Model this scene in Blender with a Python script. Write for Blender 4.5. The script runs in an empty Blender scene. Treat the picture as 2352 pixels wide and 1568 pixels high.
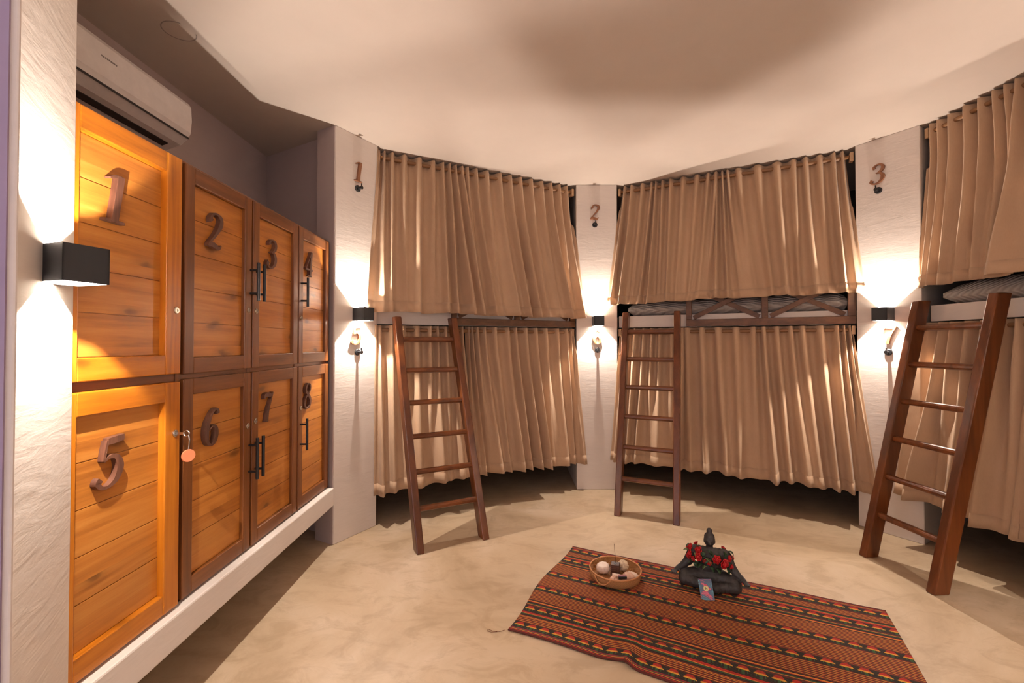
import bpy, bmesh, math, random
from mathutils import Vector, Matrix
S = bpy.context.scene
COL = S.collection
# ------------------------------------------------------------------ camera
TILT = 0.8
F = 1045.0
H_EYE = 1.17
cam_d = bpy.data.cameras.new('camera'); cam = bpy.data.objects.new('camera', cam_d); COL.objects.link(cam)
cam.location = (0, 0, H_EYE); cam.rotation_euler = (math.radians(90 + TILT), 0, 0)
cam_d.sensor_width = 36; cam_d.lens = 36 * F / 2352
cam_d.shift_y = -((784 + F * math.tan(math.radians(TILT))) - 789) / 2352
cam_d.clip_start = 0.02
S.camera = cam
# ------------------------------------------------------------------ world, light, exposure
LAMP_W = 29.0
LAMP_COL = (1.0, 0.875, 0.765)
w = bpy.data.worlds.new('world'); S.world = w; w.use_nodes = True
w.node_tree.nodes['Background'].inputs[0].default_value = (0.80, 0.72, 0.80, 1)
w.node_tree.nodes['Background'].inputs[1].default_value = 1.15
S.view_settings.view_transform = 'Standard'; S.view_settings.look = 'None'
S.view_settings.exposure = 0.70; S.view_settings.gamma = 1; S.view_settings.use_curve_mapping = False

# ------------------------------------------------------------------ node helpers
def srgb(r, g, b):
    f = lambda c: (c / 255 / 12.92) if c / 255 <= .04045 else ((c / 255 + .055) / 1.055) ** 2.4
    return (f(r), f(g), f(b), 1)
class NT:
    def __init__(s, name, rough=.6, metal=0.0):
        s.m = bpy.data.materials.new(name); s.m.use_nodes = True
        s.t = s.m.node_tree; s.b = s.t.nodes['Principled BSDF']
        s.b.inputs['Roughness'].default_value = rough; s.b.inputs['Metallic'].default_value = metal
    def n(s, kind, **kw):
        x = s.t.nodes.new(kind)
        for k, v in kw.items(): setattr(x, k, v)
        return x
    def link(s, a, b): s.t.links.new(a, b)
    def val(s, node, **kw):
        for k, v in kw.items(): node.inputs[k.replace('_', ' ')].default_value = v
        return node
    def coord(s, scale=(1, 1, 1), which='Object'):
        c = s.n('ShaderNodeTexCoord'); mp = s.n('ShaderNodeMapping')
        s.link(c.outputs[which], mp.inputs[0]); mp.inputs['Scale'].default_value = scale
        return mp.outputs[0]
    def noise(s, vec, scale, detail=4, rough=.55, dist=0):
        x = s.n('ShaderNodeTexNoise'); s.link(vec, x.inputs['Vector'])
        x.inputs['Scale'].default_value = scale; x.inputs['Detail'].default_value = detail
        x.inputs['Roughness'].default_value = rough; x.inputs['Distortion'].default_value = dist
        return x.outputs['Fac']
    def ramp(s, fac, stops, interp='LINEAR'):
        r = s.n('ShaderNodeValToRGB'); r.color_ramp.interpolation = interp
        e = r.color_ramp.elements
        while len(e) > 1: e.remove(e[-1])
        e[0].position = stops[0][0]; e[0].color = stops[0][1]
        for p, c in stops[1:]:
            k = e.new(p); k.color = c
        s.link(fac, r.inputs[0]); return r
    def math(s, op, a, b=None, c=None):
        x = s.n('ShaderNodeMath', operation=op)
        for i, v in enumerate((a, b, c)):
            if v is None: continue
            if isinstance(v, (int, float)): x.inputs[i].default_value = v
            else: s.link(v, x.inputs[i])
        return x.outputs[0]
    def mix(s, fac, a, b, blend='MIX'):
        x = s.n('ShaderNodeMix', data_type='RGBA', blend_type=blend)
        for i, v in ((0, fac), (6, a), (7, b)):
            if isinstance(v, (int, float)): x.inputs[i].default_value = v
            elif isinstance(v, tuple): x.inputs[i].default_value = v
            else: s.link(v, x.inputs[i])
        return x.outputs[2]
    def bump(s, h, strength=.3, dist=.01):
        x = s.n('ShaderNodeBump'); x.inputs['Strength'].default_value = strength; x.inputs['Distance'].default_value = dist
        s.link(h, x.inputs['Height']); s.link(x.outputs[0], s.b.inputs['Normal'])
    def color(s, c):
        if isinstance(c, tuple): s.b.inputs['Base Color'].default_value = c
        else: s.link(c, s.b.inputs['Base Color'])

def plain(name, col, rough=.5, metal=0.0, bump=0, bscale=200):
    t = NT(name, rough, metal)
    v = t.coord(); f = t.noise(v, bscale if bump else 30, 3)
    t.color(t.mix(f, tuple(c * .88 for c in col[:3]) + (1,), tuple(min(1, c * 1.1) for c in col[:3]) + (1,)))
    if bump: t.bump(f, bump, .002)
    return t.m
def plaster(name, a, b, stroke=.08, rough=.75):
    t = NT(name, rough)
    v = t.coord((1, 1, 2.2)); n1 = t.noise(v, 1.6, 6, .6, .8); n2 = t.noise(t.coord((1, 1, 5)), 7, 5, .6, .6)
    c = t.mix(n1, a, b); c = t.mix(t.math('MULTIPLY', n2, .35), c, tuple(x * .8 for x in a[:3]) + (1,))
    t.color(c)
    n3 = t.noise(t.coord((3, 3, 16)), 2.2, 5, .55, 1.2); t.bump(t.math('ADD', n3, t.math('MULTIPLY', n2, .5)), stroke, .012)
    return t.m
def wood(name, dark, mid, light, axis='Y', rough=.38, plank=None, knots=True, scale=1.0):
    """grain runs along axis"""
    t = NT(name, rough)
    st = {'X': (.06, 1, 1), 'Y': (1, .06, 1), 'Z': (1, 1, .06)}[axis]
    c = t.n('ShaderNodeTexCoord'); base = c.outputs['Object']
    if plank:                                            # each board gets its own offset and tone
        sp = t.n('ShaderNodeSeparateXYZ'); t.link(base, sp.inputs[0])
        cell = t.math('FLOOR', t.math('DIVIDE', sp.outputs[2], plank))
        wn = t.n('ShaderNodeTexWhiteNoise', noise_dimensions='1D'); t.link(cell, wn.inputs['W'])
        ad = t.n('ShaderNodeVectorMath', operation='MULTIPLY_ADD')
        t.link(wn.outputs['Color'], ad.inputs[0]); ad.inputs[1].default_value = (3, 9, 2); t.link(base, ad.inputs[2]); base = ad.outputs[0]
        tone = wn.outputs['Value']
    mp = t.n('ShaderNodeMapping'); t.link(base, mp.inputs[0]); mp.inputs['Scale'].default_value = tuple(x * scale for x in st)
    big = t.noise(mp.outputs[0], 9, 3, .5, .6)
    wv = t.math('SINE', t.math('MULTIPLY', big, 30.0)); wv = t.math('MULTIPLY_ADD', wv, .5, .5)
    fine = t.noise(mp.outputs[0], 70, 6, .7)
    f = t.math('MULTIPLY_ADD', wv, .24, t.math('MULTIPLY', fine, .80))
    col = t.ramp(f, [(.12, dark), (.5, mid), (.92, light)]).outputs[0]
    if plank:
        col = t.mix(t.math('MULTIPLY', tone, .30), col, mid); 
        col = t.mix(t.math('MULTIPLY', t.math('SUBTRACT', 1.0, tone), .30), col, dark)
    if knots:
        m2 = t.n('ShaderNodeMapping'); t.link(base, m2.inputs[0])
        m2.inputs['Scale'].default_value = {'X': (2, 6, 6), 'Y': (6, 3.2, 6), 'Z': (6, 6, 2)}[axis]
        ks = t.n('ShaderNodeSeparateXYZ'); t.link(m2.outputs[0], ks.inputs[0]); kc = t.n('ShaderNodeCombineXYZ')
        t.link(ks.outputs[1], kc.inputs[0]); t.link(ks.outputs[2], kc.inputs[1])
        kn = t.n('ShaderNodeVectorMath', operation='ADD'); wob = t.n('ShaderNodeTexNoise'); t.link(kc.outputs[0], wob.inputs['Vector']); wob.inputs['Scale'].default_value = 3.0
        wm = t.n('ShaderNodeVectorMath', operation='SCALE'); t.link(wob.outputs['Color'], wm.inputs[0]); wm.inputs['Scale'].default_value = .25
        t.link(kc.outputs[0], kn.inputs[0]); t.link(wm.outputs[0], kn.inputs[1])
        vo = t.n('ShaderNodeTexVoronoi', voronoi_dimensions='2D'); t.link(kn.outputs[0], vo.inputs['Vector']); vo.inputs['Scale'].default_value = 1.1
        sc = t.n('ShaderNodeSeparateColor'); t.link(vo.outputs['Color'], sc.inputs[0])
        sel = t.math('GREATER_THAN', sc.outputs[0], .38)
        k = t.ramp(vo.outputs['Distance'], [(0, (.9, .9, .9, 1)), (.06, (.7, .7, .7, 1)), (.10, (.28, .28, .28, 1)), (.24, (0, 0, 0, 1))]).outputs[0]
        col = t.mix(t.math('MULTIPLY', t.math('MULTIPLY', k, sel), .85), col, tuple(x * .35 for x in dark[:3]) + (1,))
    t.color(col); t.bump(f, .12, .003)
    return t.m

M = {}
M['plaster'] = plaster('white_plaster', srgb(216, 206, 198), srgb(232, 223, 215))
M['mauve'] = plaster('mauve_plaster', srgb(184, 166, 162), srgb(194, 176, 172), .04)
M['cool_lit'] = plaster('cool_lit_plaster', srgb(150, 132, 160), srgb(165, 148, 172), .04)  # plaster with the cool light from the doorway put into its colour
M['ceil'] = plaster('ceiling_paint', srgb(196, 182, 170), srgb(200, 186, 174), .02, .8)
M['alcove_shade'] = plaster('alcove_shade_plaster', srgb(50, 46, 48), srgb(60, 56, 58), .1)  # plaster darkened: the shade inside the bunk alcoves is put into its colour
def floor_mat():
    t = NT('polished_cement', .5)
    n1 = t.noise(t.coord(), 1.3, 7, .62, 1.3); n2 = t.noise(t.coord((1, 1.6, 1)), 5.5, 8, .68, 1.0)
    c = t.ramp(n1, [(.25, srgb(164, 140, 110)), (.5, srgb(186, 163, 134)), (.75, srgb(204, 184, 160))]).outputs[0]
    v = t.ramp(n2, [(.38, (1, 1, 1, 1)), (.52, (0, 0, 0, 1))]).outputs[0]
    c = t.mix(t.math('MULTIPLY', v, .4), c, srgb(150, 126, 96)); t.color(c)
    r = t.n('ShaderNodeMapRange'); t.link(n2, r.inputs[0]); r.inputs[3].default_value = .38; r.inputs[4].default_value = .62
    t.link(r.outputs[0], t.b.inputs['Roughness']); t.bump(n2, .12, .004)
    return t.m
M['floor'] = floor_mat()
OD, OM, OL = srgb(124, 68, 22), srgb(188, 118, 46), srgb(216, 152, 74)
M['panel'] = wood('pine_planks', OD, OM, OL, 'Y', .32, plank=.118)
M['orange_z'] = wood('orange_pine_upright', srgb(132, 70, 12), srgb(180, 104, 20), srgb(202, 128, 38), 'Z', .3)
M['orange_y'] = wood('orange_pine_rail', srgb(132, 70, 12), srgb(180, 104, 20), srgb(202, 128, 38), 'Y', .3)
DD, DM, DL = srgb(70, 36, 12), srgb(112, 64, 26), srgb(138, 84, 40)
M['dark_z'] = wood('dark_wood_upright', DD, DM, DL, 'Z', .34, knots=False)
M['dark_y'] = wood('dark_wood_rail', DD, DM, DL, 'Y', .34, knots=False)
M['ladder'] = wood('ladder_wood', srgb(56, 26, 10), srgb(96, 50, 22), srgb(126, 72, 36), 'Z', .3, scale=.7, knots=False)
M['rung'] = wood('rung_wood', srgb(60, 28, 10), srgb(104, 56, 24), srgb(134, 78, 38), 'X', .3, scale=.7, knots=False)
M['rail'] = wood('guard_rail_wood', srgb(58, 34, 18), srgb(94, 60, 36), srgb(122, 82, 52), 'X', .5, scale=.7, knots=False)
M['rod'] = plain('bamboo_rod', srgb(132, 94, 60), .5)
M['bracket'] = plain('pale_wood_block', srgb(196, 160, 124), .6)
M['number'] = wood('carved_number_wood', srgb(92, 54, 34), srgb(140, 92, 62), srgb(160, 110, 78), 'Z', .45, scale=1.6, knots=False)
M['darknumber'] = wood('dark_number_wood', srgb(60, 34, 24), srgb(92, 56, 40), srgb(118, 76, 56), 'Z', .6, scale=1.6, knots=False)
M['black'] = plain('black_metal', srgb(30, 30, 33), .35)
M['lampmet'] = plain('black_lamp_metal', srgb(34, 34, 37), .45)
M['lampin'] = plain('lamp_inside_white', srgb(225, 225, 220), .4)
M['steel'] = plain('brushed_steel', srgb(190, 182, 170), .25, 1.0)
M['brass'] = plain('brass', srgb(180, 140, 90), .3, 1.0)
M['acwhite'] = plain('ac_white_plastic', srgb(216, 208, 204), .3)
M['acdark'] = plain('ac_dark_slot', srgb(40, 32, 30), .6)
M['grey'] = plain('grey_print', srgb(120, 112, 108), .5)
M['copper'] = plain('coral_wood_fob', srgb(205, 120, 84), .35)
def fabric():
    t = NT('tan_cotton', .85)
    v = t.coord(); n = t.noise(v, 6, 4, .6); fi = t.noise(t.coord((1, 1, .12)), 420, 2)
    c = t.mix(n, srgb(182, 151, 122), srgb(196, 165, 136)); c = t.mix(t.math('MULTIPLY', fi, .25), c, srgb(148, 112, 80)); t.color(c)
    t.b.inputs['Sheen Weight'].default_value = .15
    wr = t.noise(t.coord((1, 1, .6)), 11, 3, .5, .4); t.bump(t.math('ADD', wr, t.math('MULTIPLY', fi, .06)), .35, .012)
    return t.m
M['fabric'] = fabric()
def mattress_mat():
    t = NT('grey_bedspread', .9)
    v = t.coord(); wv = t.n('ShaderNodeTexWave', bands_direction='DIAGONAL'); t.link(v, wv.inputs[0])
    wv.inputs['Scale'].default_value = 16; wv.inputs['Distortion'].default_value = 3; wv.inputs['Detail'].default_value = 2
    t.color(t.mix(wv.outputs['Fac'], srgb(146, 138, 132), srgb(166, 158, 152))); t.bump(wv.outputs['Fac'], .5, .012)
    return t.m
M['bed'] = mattress_mat()

# ------------------------------------------------------------------ geometry helpers
def tag(o, label=None, cat=None, group=None, kind=None):
    if label: o['label'] = label
    if cat: o['category'] = cat
    if group: o['group'] = group
    if kind: o['kind'] = kind
    return o
def thing(name, label, cat, loc=(0, 0, 0), group=None):
    o = bpy.data.objects.new(name, None); COL.objects.link(o); o.location = loc; o.empty_display_size = .05
    return tag(o, label, cat, group)
def world_of(o):
    p = Vector(o.location)
    while o.parent: o = o.parent; p += Vector(o.location)
    return p
def obj(name, bm, mat, parent=None, smooth=False, origin=None, bevel=0):
    """bm holds world coordinates; the object is placed at its parent's origin, or at the base of the mesh"""
    if parent is not None: org = world_of(parent)
    elif origin is not None: org = Vector(origin)
    else:
        xs = [v.co for v in bm.verts]
        org = Vector(((min(v.x for v in xs) + max(v.x for v in xs)) / 2, (min(v.y for v in xs) + max(v.y for v in xs)) / 2, min(v.z for v in xs)))
    bm.normal_update()
    me = bpy.data.meshes.new(name); 
    for v in bm.verts: v.co -= org
    bm.to_mesh(me); bm.free()
    me.materials.append(mat)
    if smooth:
        for p in me.polygons: p.use_smooth = True
    o = bpy.data.objects.new(name, me); COL.objects.link(o)
    if parent is not None: o.parent = parent; o.location = (0, 0, 0)
    else: o.location = org
    if bevel:
        b = o.modifiers.new('bevel', 'BEVEL'); b.width = bevel; b.segments = 2; b.limit_method = 'ANGLE'; b.angle_limit = math.radians(40)
    return o
def struct(name, bm, mat, **k):
    return tag(obj(name, bm, mat, **k), kind='structure')
def BM(): return bmesh.new()
def hexa(bm, b4, t4):
    """solid from four bottom and four top points (same winding)"""
    v = [bm.verts.new(p) for p in list(b4) + list(t4)]
    fs = [(3, 2, 1, 0), (4, 5, 6, 7), (0, 1, 5, 4), (1, 2, 6, 5), (2, 3, 7, 6), (3, 0, 4, 7)]
    F_ = [bm.faces.new([v[i] for i in f]) for f in fs]
    bmesh.ops.recalc_face_normals(bm, faces=F_); return v
def box(bm, x0, x1, y0, y1, z0, z1):
    return hexa(bm, [(x0, y0, z0), (x1, y0, z0), (x1, y1, z0), (x0, y1, z0)], [(x0, y0, z1), (x1, y0, z1), (x1, y1, z1), (x0, y1, z1)])
def prism(bm, poly, z0, z1):
    n = len(poly); a = [bm.verts.new((p[0], p[1], z0)) for p in poly]; b = [bm.verts.new((p[0], p[1], z1)) for p in poly]
    fs = [bm.faces.new(a[::-1]), bm.faces.new(b)] + [bm.faces.new([a[i], a[(i + 1) % n], b[(i + 1) % n], b[i]]) for i in range(n)]
    bmesh.ops.recalc_face_normals(bm, faces=fs)
def obox(bm, c, ex, ey, ez, hx, hy, hz):
    c = Vector(c); ex, ey, ez = Vector(ex).normalized(), Vector(ey).normalized(), Vector(ez).normalized()
    P = lambda i, j, k: c + ex * hx * i + ey * hy * j + ez * hz * k
    hexa(bm, [P(-1, -1, -1), P(1, -1, -1), P(1, 1, -1), P(-1, 1, -1)], [P(-1, -1, 1), P(1, -1, 1), P(1, 1, 1), P(-1, 1, 1)])
def tube(bm, pts, r, n=10, cap=True, r2=None):
    pts = [Vector(p) for p in pts]; rings = []
    up = None
    for i, p in enumerate(pts):
        d = (pts[min(i + 1, len(pts) - 1)] - pts[max(i - 1, 0)]).normalized()
        if up is None: up = Vector((0, 0, 1)) if abs(d.z) < .9 else Vector((1, 0, 0))
        a = d.cross(up).normalized(); b = d.cross(a).normalized(); up = -b if (-b).dot(up) > 0 else b
        a = d.cross(up).normalized(); b = d.cross(a)
        rr = r if not isinstance(r, (list, tuple)) else r[i]
        rings.append([bm.verts.new(p + (a * math.cos(2 * math.pi * k / n) + b * math.sin(2 * math.pi * k / n)) * rr) for k in range(n)])
    for A, B in zip(rings, rings[1:]):
        for k in range(n): bm.faces.new([A[k], A[(k + 1) % n], B[(k + 1) % n], B[k]])
    if cap: bm.faces.new(rings[0][::-1]); bm.faces.new(rings[-1])
def lathe(bm, prof, c, n=32, ex=(1, 0, 0), ey=(0, 1, 0), ez=(0, 0, 1)):
    c = Vector(c); ex, ey, ez = Vector(ex), Vector(ey), Vector(ez); rings = []
    for r, z in prof:
        rings.append([bm.verts.new(c + (ex * math.cos(2 * math.pi * k / n) + ey * math.sin(2 * math.pi * k / n)) * max(r, 1e-4) + ez * z) for k in range(n)])
    for A, B in zip(rings, rings[1:]):
        for k in range(n): bm.faces.new([A[k], A[(k + 1) % n], B[(k + 1) % n], B[k]])
    bm.faces.new(rings[0][::-1]); bm.faces.new(rings[-1])
def ball(bm, c, r, sub=2, sc=(1, 1, 1), rot=None):
    m = Matrix.Translation(c) @ (rot.to_matrix().to_4x4() if rot else Matrix.Identity(4)) @ Matrix.Diagonal((sc[0], sc[1], sc[2], 1))
    bmesh.ops.create_icosphere(bm, subdivisions=sub, radius=r, matrix=m)
def sm(t): t = max(0, min(1, t)); return t * t * (3 - 2 * t)

# ------------------------------------------------------------------ numerals, drawn as strokes of varying width (x, y, width)
DIG = {
 '1': [[(.34, .0, .17), (.37, .5, .17), (.40, 1, .17)], [(.14, .90, .05), (.26, .96, .07), (.44, .985, .05)], [(.12, .025, .06), (.36, .03, .07), (.60, .025, .06)]],
 '2': [[(.14, .74, .16), (.10, .82, .10), (.20, .95, .07), (.36, .97, .07), (.52, .88, .13), (.53, .72, .16), (.44, .54, .12), (.28, .32, .08), (.12, .14, .06), (.08, .05, .05)],
       [(.08, .05, .06), (.22, .11, .14), (.38, .07, .14), (.52, .04, .09), (.60, .14, .04)]],
 '3': [[(.16, .80, .14), (.14, .88, .09), (.26, .97, .06), (.42, .96, .08), (.53, .84, .14), (.50, .68, .13), (.36, .57, .06), (.26, .55, .04)],
       [(.30, .56, .04), (.46, .52, .10), (.57, .36, .16), (.52, .16, .14), (.36, .03, .07), (.20, .03, .07), (.08, .13, .12), (.13, .22, .14)]],
 '4': [[(.42, .0, .15), (.44, .5, .15), (.46, 1, .15)], [(.44, .98, .06), (.24, .62, .06), (.05, .30, .06)], [(.03, .27, .07), (.35, .27, .07), (.66, .27, .07)], [(.26, .02, .05), (.43, .025, .06), (.60, .02, .05)]],
 '5': [[(.20, .94, .13), (.40, .95, .14), (.58, .97, .12)], [(.20, .96, .06), (.17, .76, .06), (.15, .56, .05)],
       [(.15, .55, .05), (.30, .62, .07), (.46, .58, .11), (.56, .38, .16), (.50, .15, .13), (.34, .03, .07), (.18, .03, .07), (.07, .13, .12), (.12, .21, .14)]],
 '6': [[(.52, .84, .12), (.50, .93, .09), (.40, .98, .06), (.26, .88, .09), (.13, .62, .15), (.10, .36, .16), (.17, .12, .11), (.32, .02, .06), (.46, .10, .12), (.52, .28, .14), (.47, .46, .11), (.34, .54, .05), (.20, .44, .05)]],
 '7': [[(.08, .80, .05), (.11, .92, .12), (.30, .93, .16), (.48, .90, .10), (.60, .98, .05)], [(.60, .98, .05), (.46, .66, .08), (.34, .36, .13), (.30, .03, .17)]],
 '8': [[(.32, .56, .10), (.14, .70, .12), (.16, .88, .11), (.32, .98, .06), (.48, .90, .09), (.50, .74, .09), (.34, .57, .08), (.14, .42, .07), (.07, .22, .12), (.16, .06, .09), (.32, .01, .06), (.50, .09, .12), (.56, .28, .15), (.46, .44, .14), (.32, .56, .10)]],
}
def catmull(P, n=7):
    out = []
    for i in range(len(P) - 1):
        p0, p1, p2, p3 = P[max(i - 1, 0)], P[i], P[i + 1], P[min(i + 2, len(P) - 1)]
        for k in range(n):
            t = k / n
            out.append(tuple(.5 * (2 * b + (c - a) * t + (2 * a - 5 * b + 4 * c - d) * t * t + (3 * b - a - 3 * c + d) * t ** 3) for a, b, c, d in zip(p0, p1, p2, p3)))
    out.append(P[-1]); return out
def digit(ch, center, right, up, nrm, height, depth, slant=.10, roll=0):
    """a carved number, its back on the surface"""
    bm = BM(); R, U, N = Vector(right).normalized(), Vector(up).normalized(), Vector(nrm).normalized()
    if roll: q = Matrix.Rotation(roll, 3, N); R = q @ R; U = q @ U
    c = Vector(center)
    for si, st in enumerate(DIG[ch]):
        pts = catmull(st); L, Rr = [], []
        for i, p in enumerate(pts):
            a, b = pts[max(i - 1, 0)], pts[min(i + 1, len(pts) - 1)]
            dx, dy = b[0] - a[0], b[1] - a[1]; l = math.hypot(dx, dy) or 1; nx, ny = -dy / l, dx / l; w = p[2] / 2
            L.append((p[0] + nx * w, p[1] + ny * w)); Rr.append((p[0] - nx * w, p[1] - ny * w))
        dz = depth - si * .0006
        def P(q, h): x = q[0] - .33 + slant * (q[1] - .5); return c + R * x * height + U * (q[1] - .5) * height + N * h
        g = [[bm.verts.new(P(q, h)) for q in L] + [bm.verts.new(P(q, h)) for q in Rr] for h in (0.0, dz)]
        n = len(L); fs = []
        for i in range(n - 1):
            fs.append(bm.faces.new([g[1][i], g[1][i + 1], g[1][n + i + 1], g[1][n + i]]))
            fs.append(bm.faces.new([g[0][i], g[0][n + i], g[0][n + i + 1], g[0][i + 1]]))
            fs.append(bm.faces.new([g[0][i], g[0][i + 1], g[1][i + 1], g[1][i]]))
            fs.append(bm.faces.new([g[0][n + i + 1], g[0][n + i], g[1][n + i], g[1][n + i + 1]]))
        for i in (0, n - 1): fs.append(bm.faces.new([g[0][i], g[1][i], g[1][n + i], g[0][n + i]]))
        bmesh.ops.recalc_face_normals(bm, faces=fs)
    return bm

# ------------------------------------------------------------------ the room: six pillars on a circle round (.68, 1.86)
HC = 2.457                                               # ceiling height
V2 = lambda x, y: Vector((x, y))
P0F, P0N = V2(-1.03, 1.068), V2(-.893, .818)
P1L, P1R = V2(-1.0395, 2.662), V2(-.8745, 2.948)
P2L, P2R = V2(.52, 3.67), V2(.85, 3.67)
P3L, P3R = V2(2.2345, 2.948), V2(2.40, 2.662)
P4L, P4R = V2(2.40, 1.058), V2(2.2345, .772)
P5L, P5R = V2(.85, -.03), V2(.52, -.03)
def outn(a, b):                                          # away from the room, for a face that runs left to right
    d = (b - a).normalized(); return V2(-d.y, d.x)
bm = BM(); box(bm, -3.2, 5.0, -2.0, 6.0, -.1, 0); struct('floor', bm, M['floor'], origin=(0, 0, 0))
bm = BM(); box(bm, -3.2, 5.0, -2.0, 6.0, HC, HC + .1); struct('ceiling', bm, M['ceil'], origin=(0, 0, HC))
def pillar(name, a, b, depth, mat='plaster'):
    o = outn(a, b); bm = BM(); prism(bm, [a, b, b + o * depth, a + o * depth], 0, HC)
    return struct(name, bm, M[mat], bevel=.004)
pillar('wall_pillar_back', P2L, P2R, 1.25)
pillar('wall_pillar_back_right', P3L, P3R, 1.25)
pillar('wall_pillar_right', P4L, P4R, 1.25)
pillar('wall_pillar_near', P5L, P5R, .5)
# pillar beside the lockers: a short deep head, then a thinner wall set back behind it
o1 = outn(P1L, P1R); d1 = (P1R - P1L).normalized()
bm = BM(); prism(bm, [P1L, P1R, P1R + o1 * .155, P1L + o1 * .155], 0, HC); struct('wall_pillar_left', bm, M['plaster'], bevel=.004)
a = P1L + d1 * .07 + o1 * .155; b = P1R + o1 * .155
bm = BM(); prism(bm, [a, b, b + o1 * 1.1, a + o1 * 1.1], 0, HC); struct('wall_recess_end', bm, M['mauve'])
# a mauve skin on the side of that pillar, which faces the locker recess
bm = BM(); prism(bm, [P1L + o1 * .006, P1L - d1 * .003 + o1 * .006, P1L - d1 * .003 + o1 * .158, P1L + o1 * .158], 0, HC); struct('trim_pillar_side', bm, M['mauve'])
# pillar nearest the camera on the left
o0 = outn(P0N, P0F); d0 = (P0F - P0N).normalized()
bm = BM(); prism(bm, [P0N, P0F, P0F + o0 * .75, P0N + o0 * 1.2], 0, HC); struct('wall_pillar_front_left', bm, M['plaster'], bevel=.004)
bm = BM(); prism(bm, [P0N + o0 * .012, P0N + o0 * 1.2, P0N + o0 * 1.2 - d0 * .006, P0N + o0 * .012 - d0 * .006], 0, HC); struct('wall_left', bm, M['cool_lit'])  # thin skin on the pillar side, tinted to stand for cool doorway light
# locker recess
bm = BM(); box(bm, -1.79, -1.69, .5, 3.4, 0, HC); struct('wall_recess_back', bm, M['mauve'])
bm = BM(); prism(bm, [V2(-1.69, 1.50), V2(-1.69, 1.38), P0F + o0 * .75 + V2(0, -.2), P0F + o0 * .02], 0, .001); bm.free()
# bed alcove back walls
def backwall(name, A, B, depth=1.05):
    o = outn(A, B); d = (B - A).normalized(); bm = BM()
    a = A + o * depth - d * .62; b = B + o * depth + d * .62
    prism(bm, [a, b, b + o * .1, a + o * .1], 0, HC); return struct(name, bm, M['alcove_shade'])
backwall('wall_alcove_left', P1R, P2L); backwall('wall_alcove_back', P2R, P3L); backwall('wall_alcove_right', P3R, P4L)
bm = BM(); prism(bm, [P4R, P5L, P5L + outn(P4R, P5L) * .1, P4R + outn(P4R, P5L) * .1], 0, HC); struct('wall_near_right', bm, M['plaster'])
# concrete ledge the lockers stand on
bm = BM(); box(bm, -1.688, -1.036, .95, 2.662, .229, .333); struct('trim_locker_ledge', bm, M['plaster'], bevel=.006)
# faint round patch in the ceiling paint
bm = BM(); R0, R1 = .062, .058
c0 = (-1.372, 1.857)
va = []
for k in range(30):
    an = math.radians(20 + k * 10)
    va.append([bm.verts.new((c0[0] + math.cos(an) * r, c0[1] + math.sin(an) * r, HC + dz)) for r, dz in ((R0, -.001), (R1, -.001), (R1, .0), (R0, 0))])
for A, B in zip(va, va[1:]):
    for k in range(4): bm.faces.new([A[k], A[(k + 1) % 4], B[(k + 1) % 4], B[k]])
struct('trim_ceiling_patch', bm, plain('ceiling_seam', srgb(150,138,130), .8))

# ------------------------------------------------------------------ lockers
XF = -1.073
Y0 = [1.050, 1.475, 1.868, 2.272, 2.655]
Z0, ZM, Z1 = .334, 1.062, 1.766
cab = thing('locker_cabinet', 'built-in wooden locker cabinet with eight numbered doors on a concrete ledge', 'locker', (XF, 1.865, Z0))
bm = BM()
for y in Y0: box(bm, -1.66, XF - .006, max(y - .014, 1.052), min(y + .014, 2.66), Z0, Z1)
obj('divider', bm, M['dark_z'], cab, bevel=.002)
bm = BM(); box(bm, -1.66, XF - .004, 1.055, 2.66, Z1 - .02, Z1 + .004); box(bm, -1.66, XF - .010, 1.055, 2.66, ZM - .014, ZM + .014); box(bm, -1.66, XF - .006, 1.055, 2.66, Z0, Z0 + .012)
obj('shelf', bm, M['dark_y'], cab, bevel=.002)
bm = BM(); box(bm, -1.67, -1.655, 1.075, 2.66, Z0, Z1); obj('back_panel', bm, M['dark_z'], cab)
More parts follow.
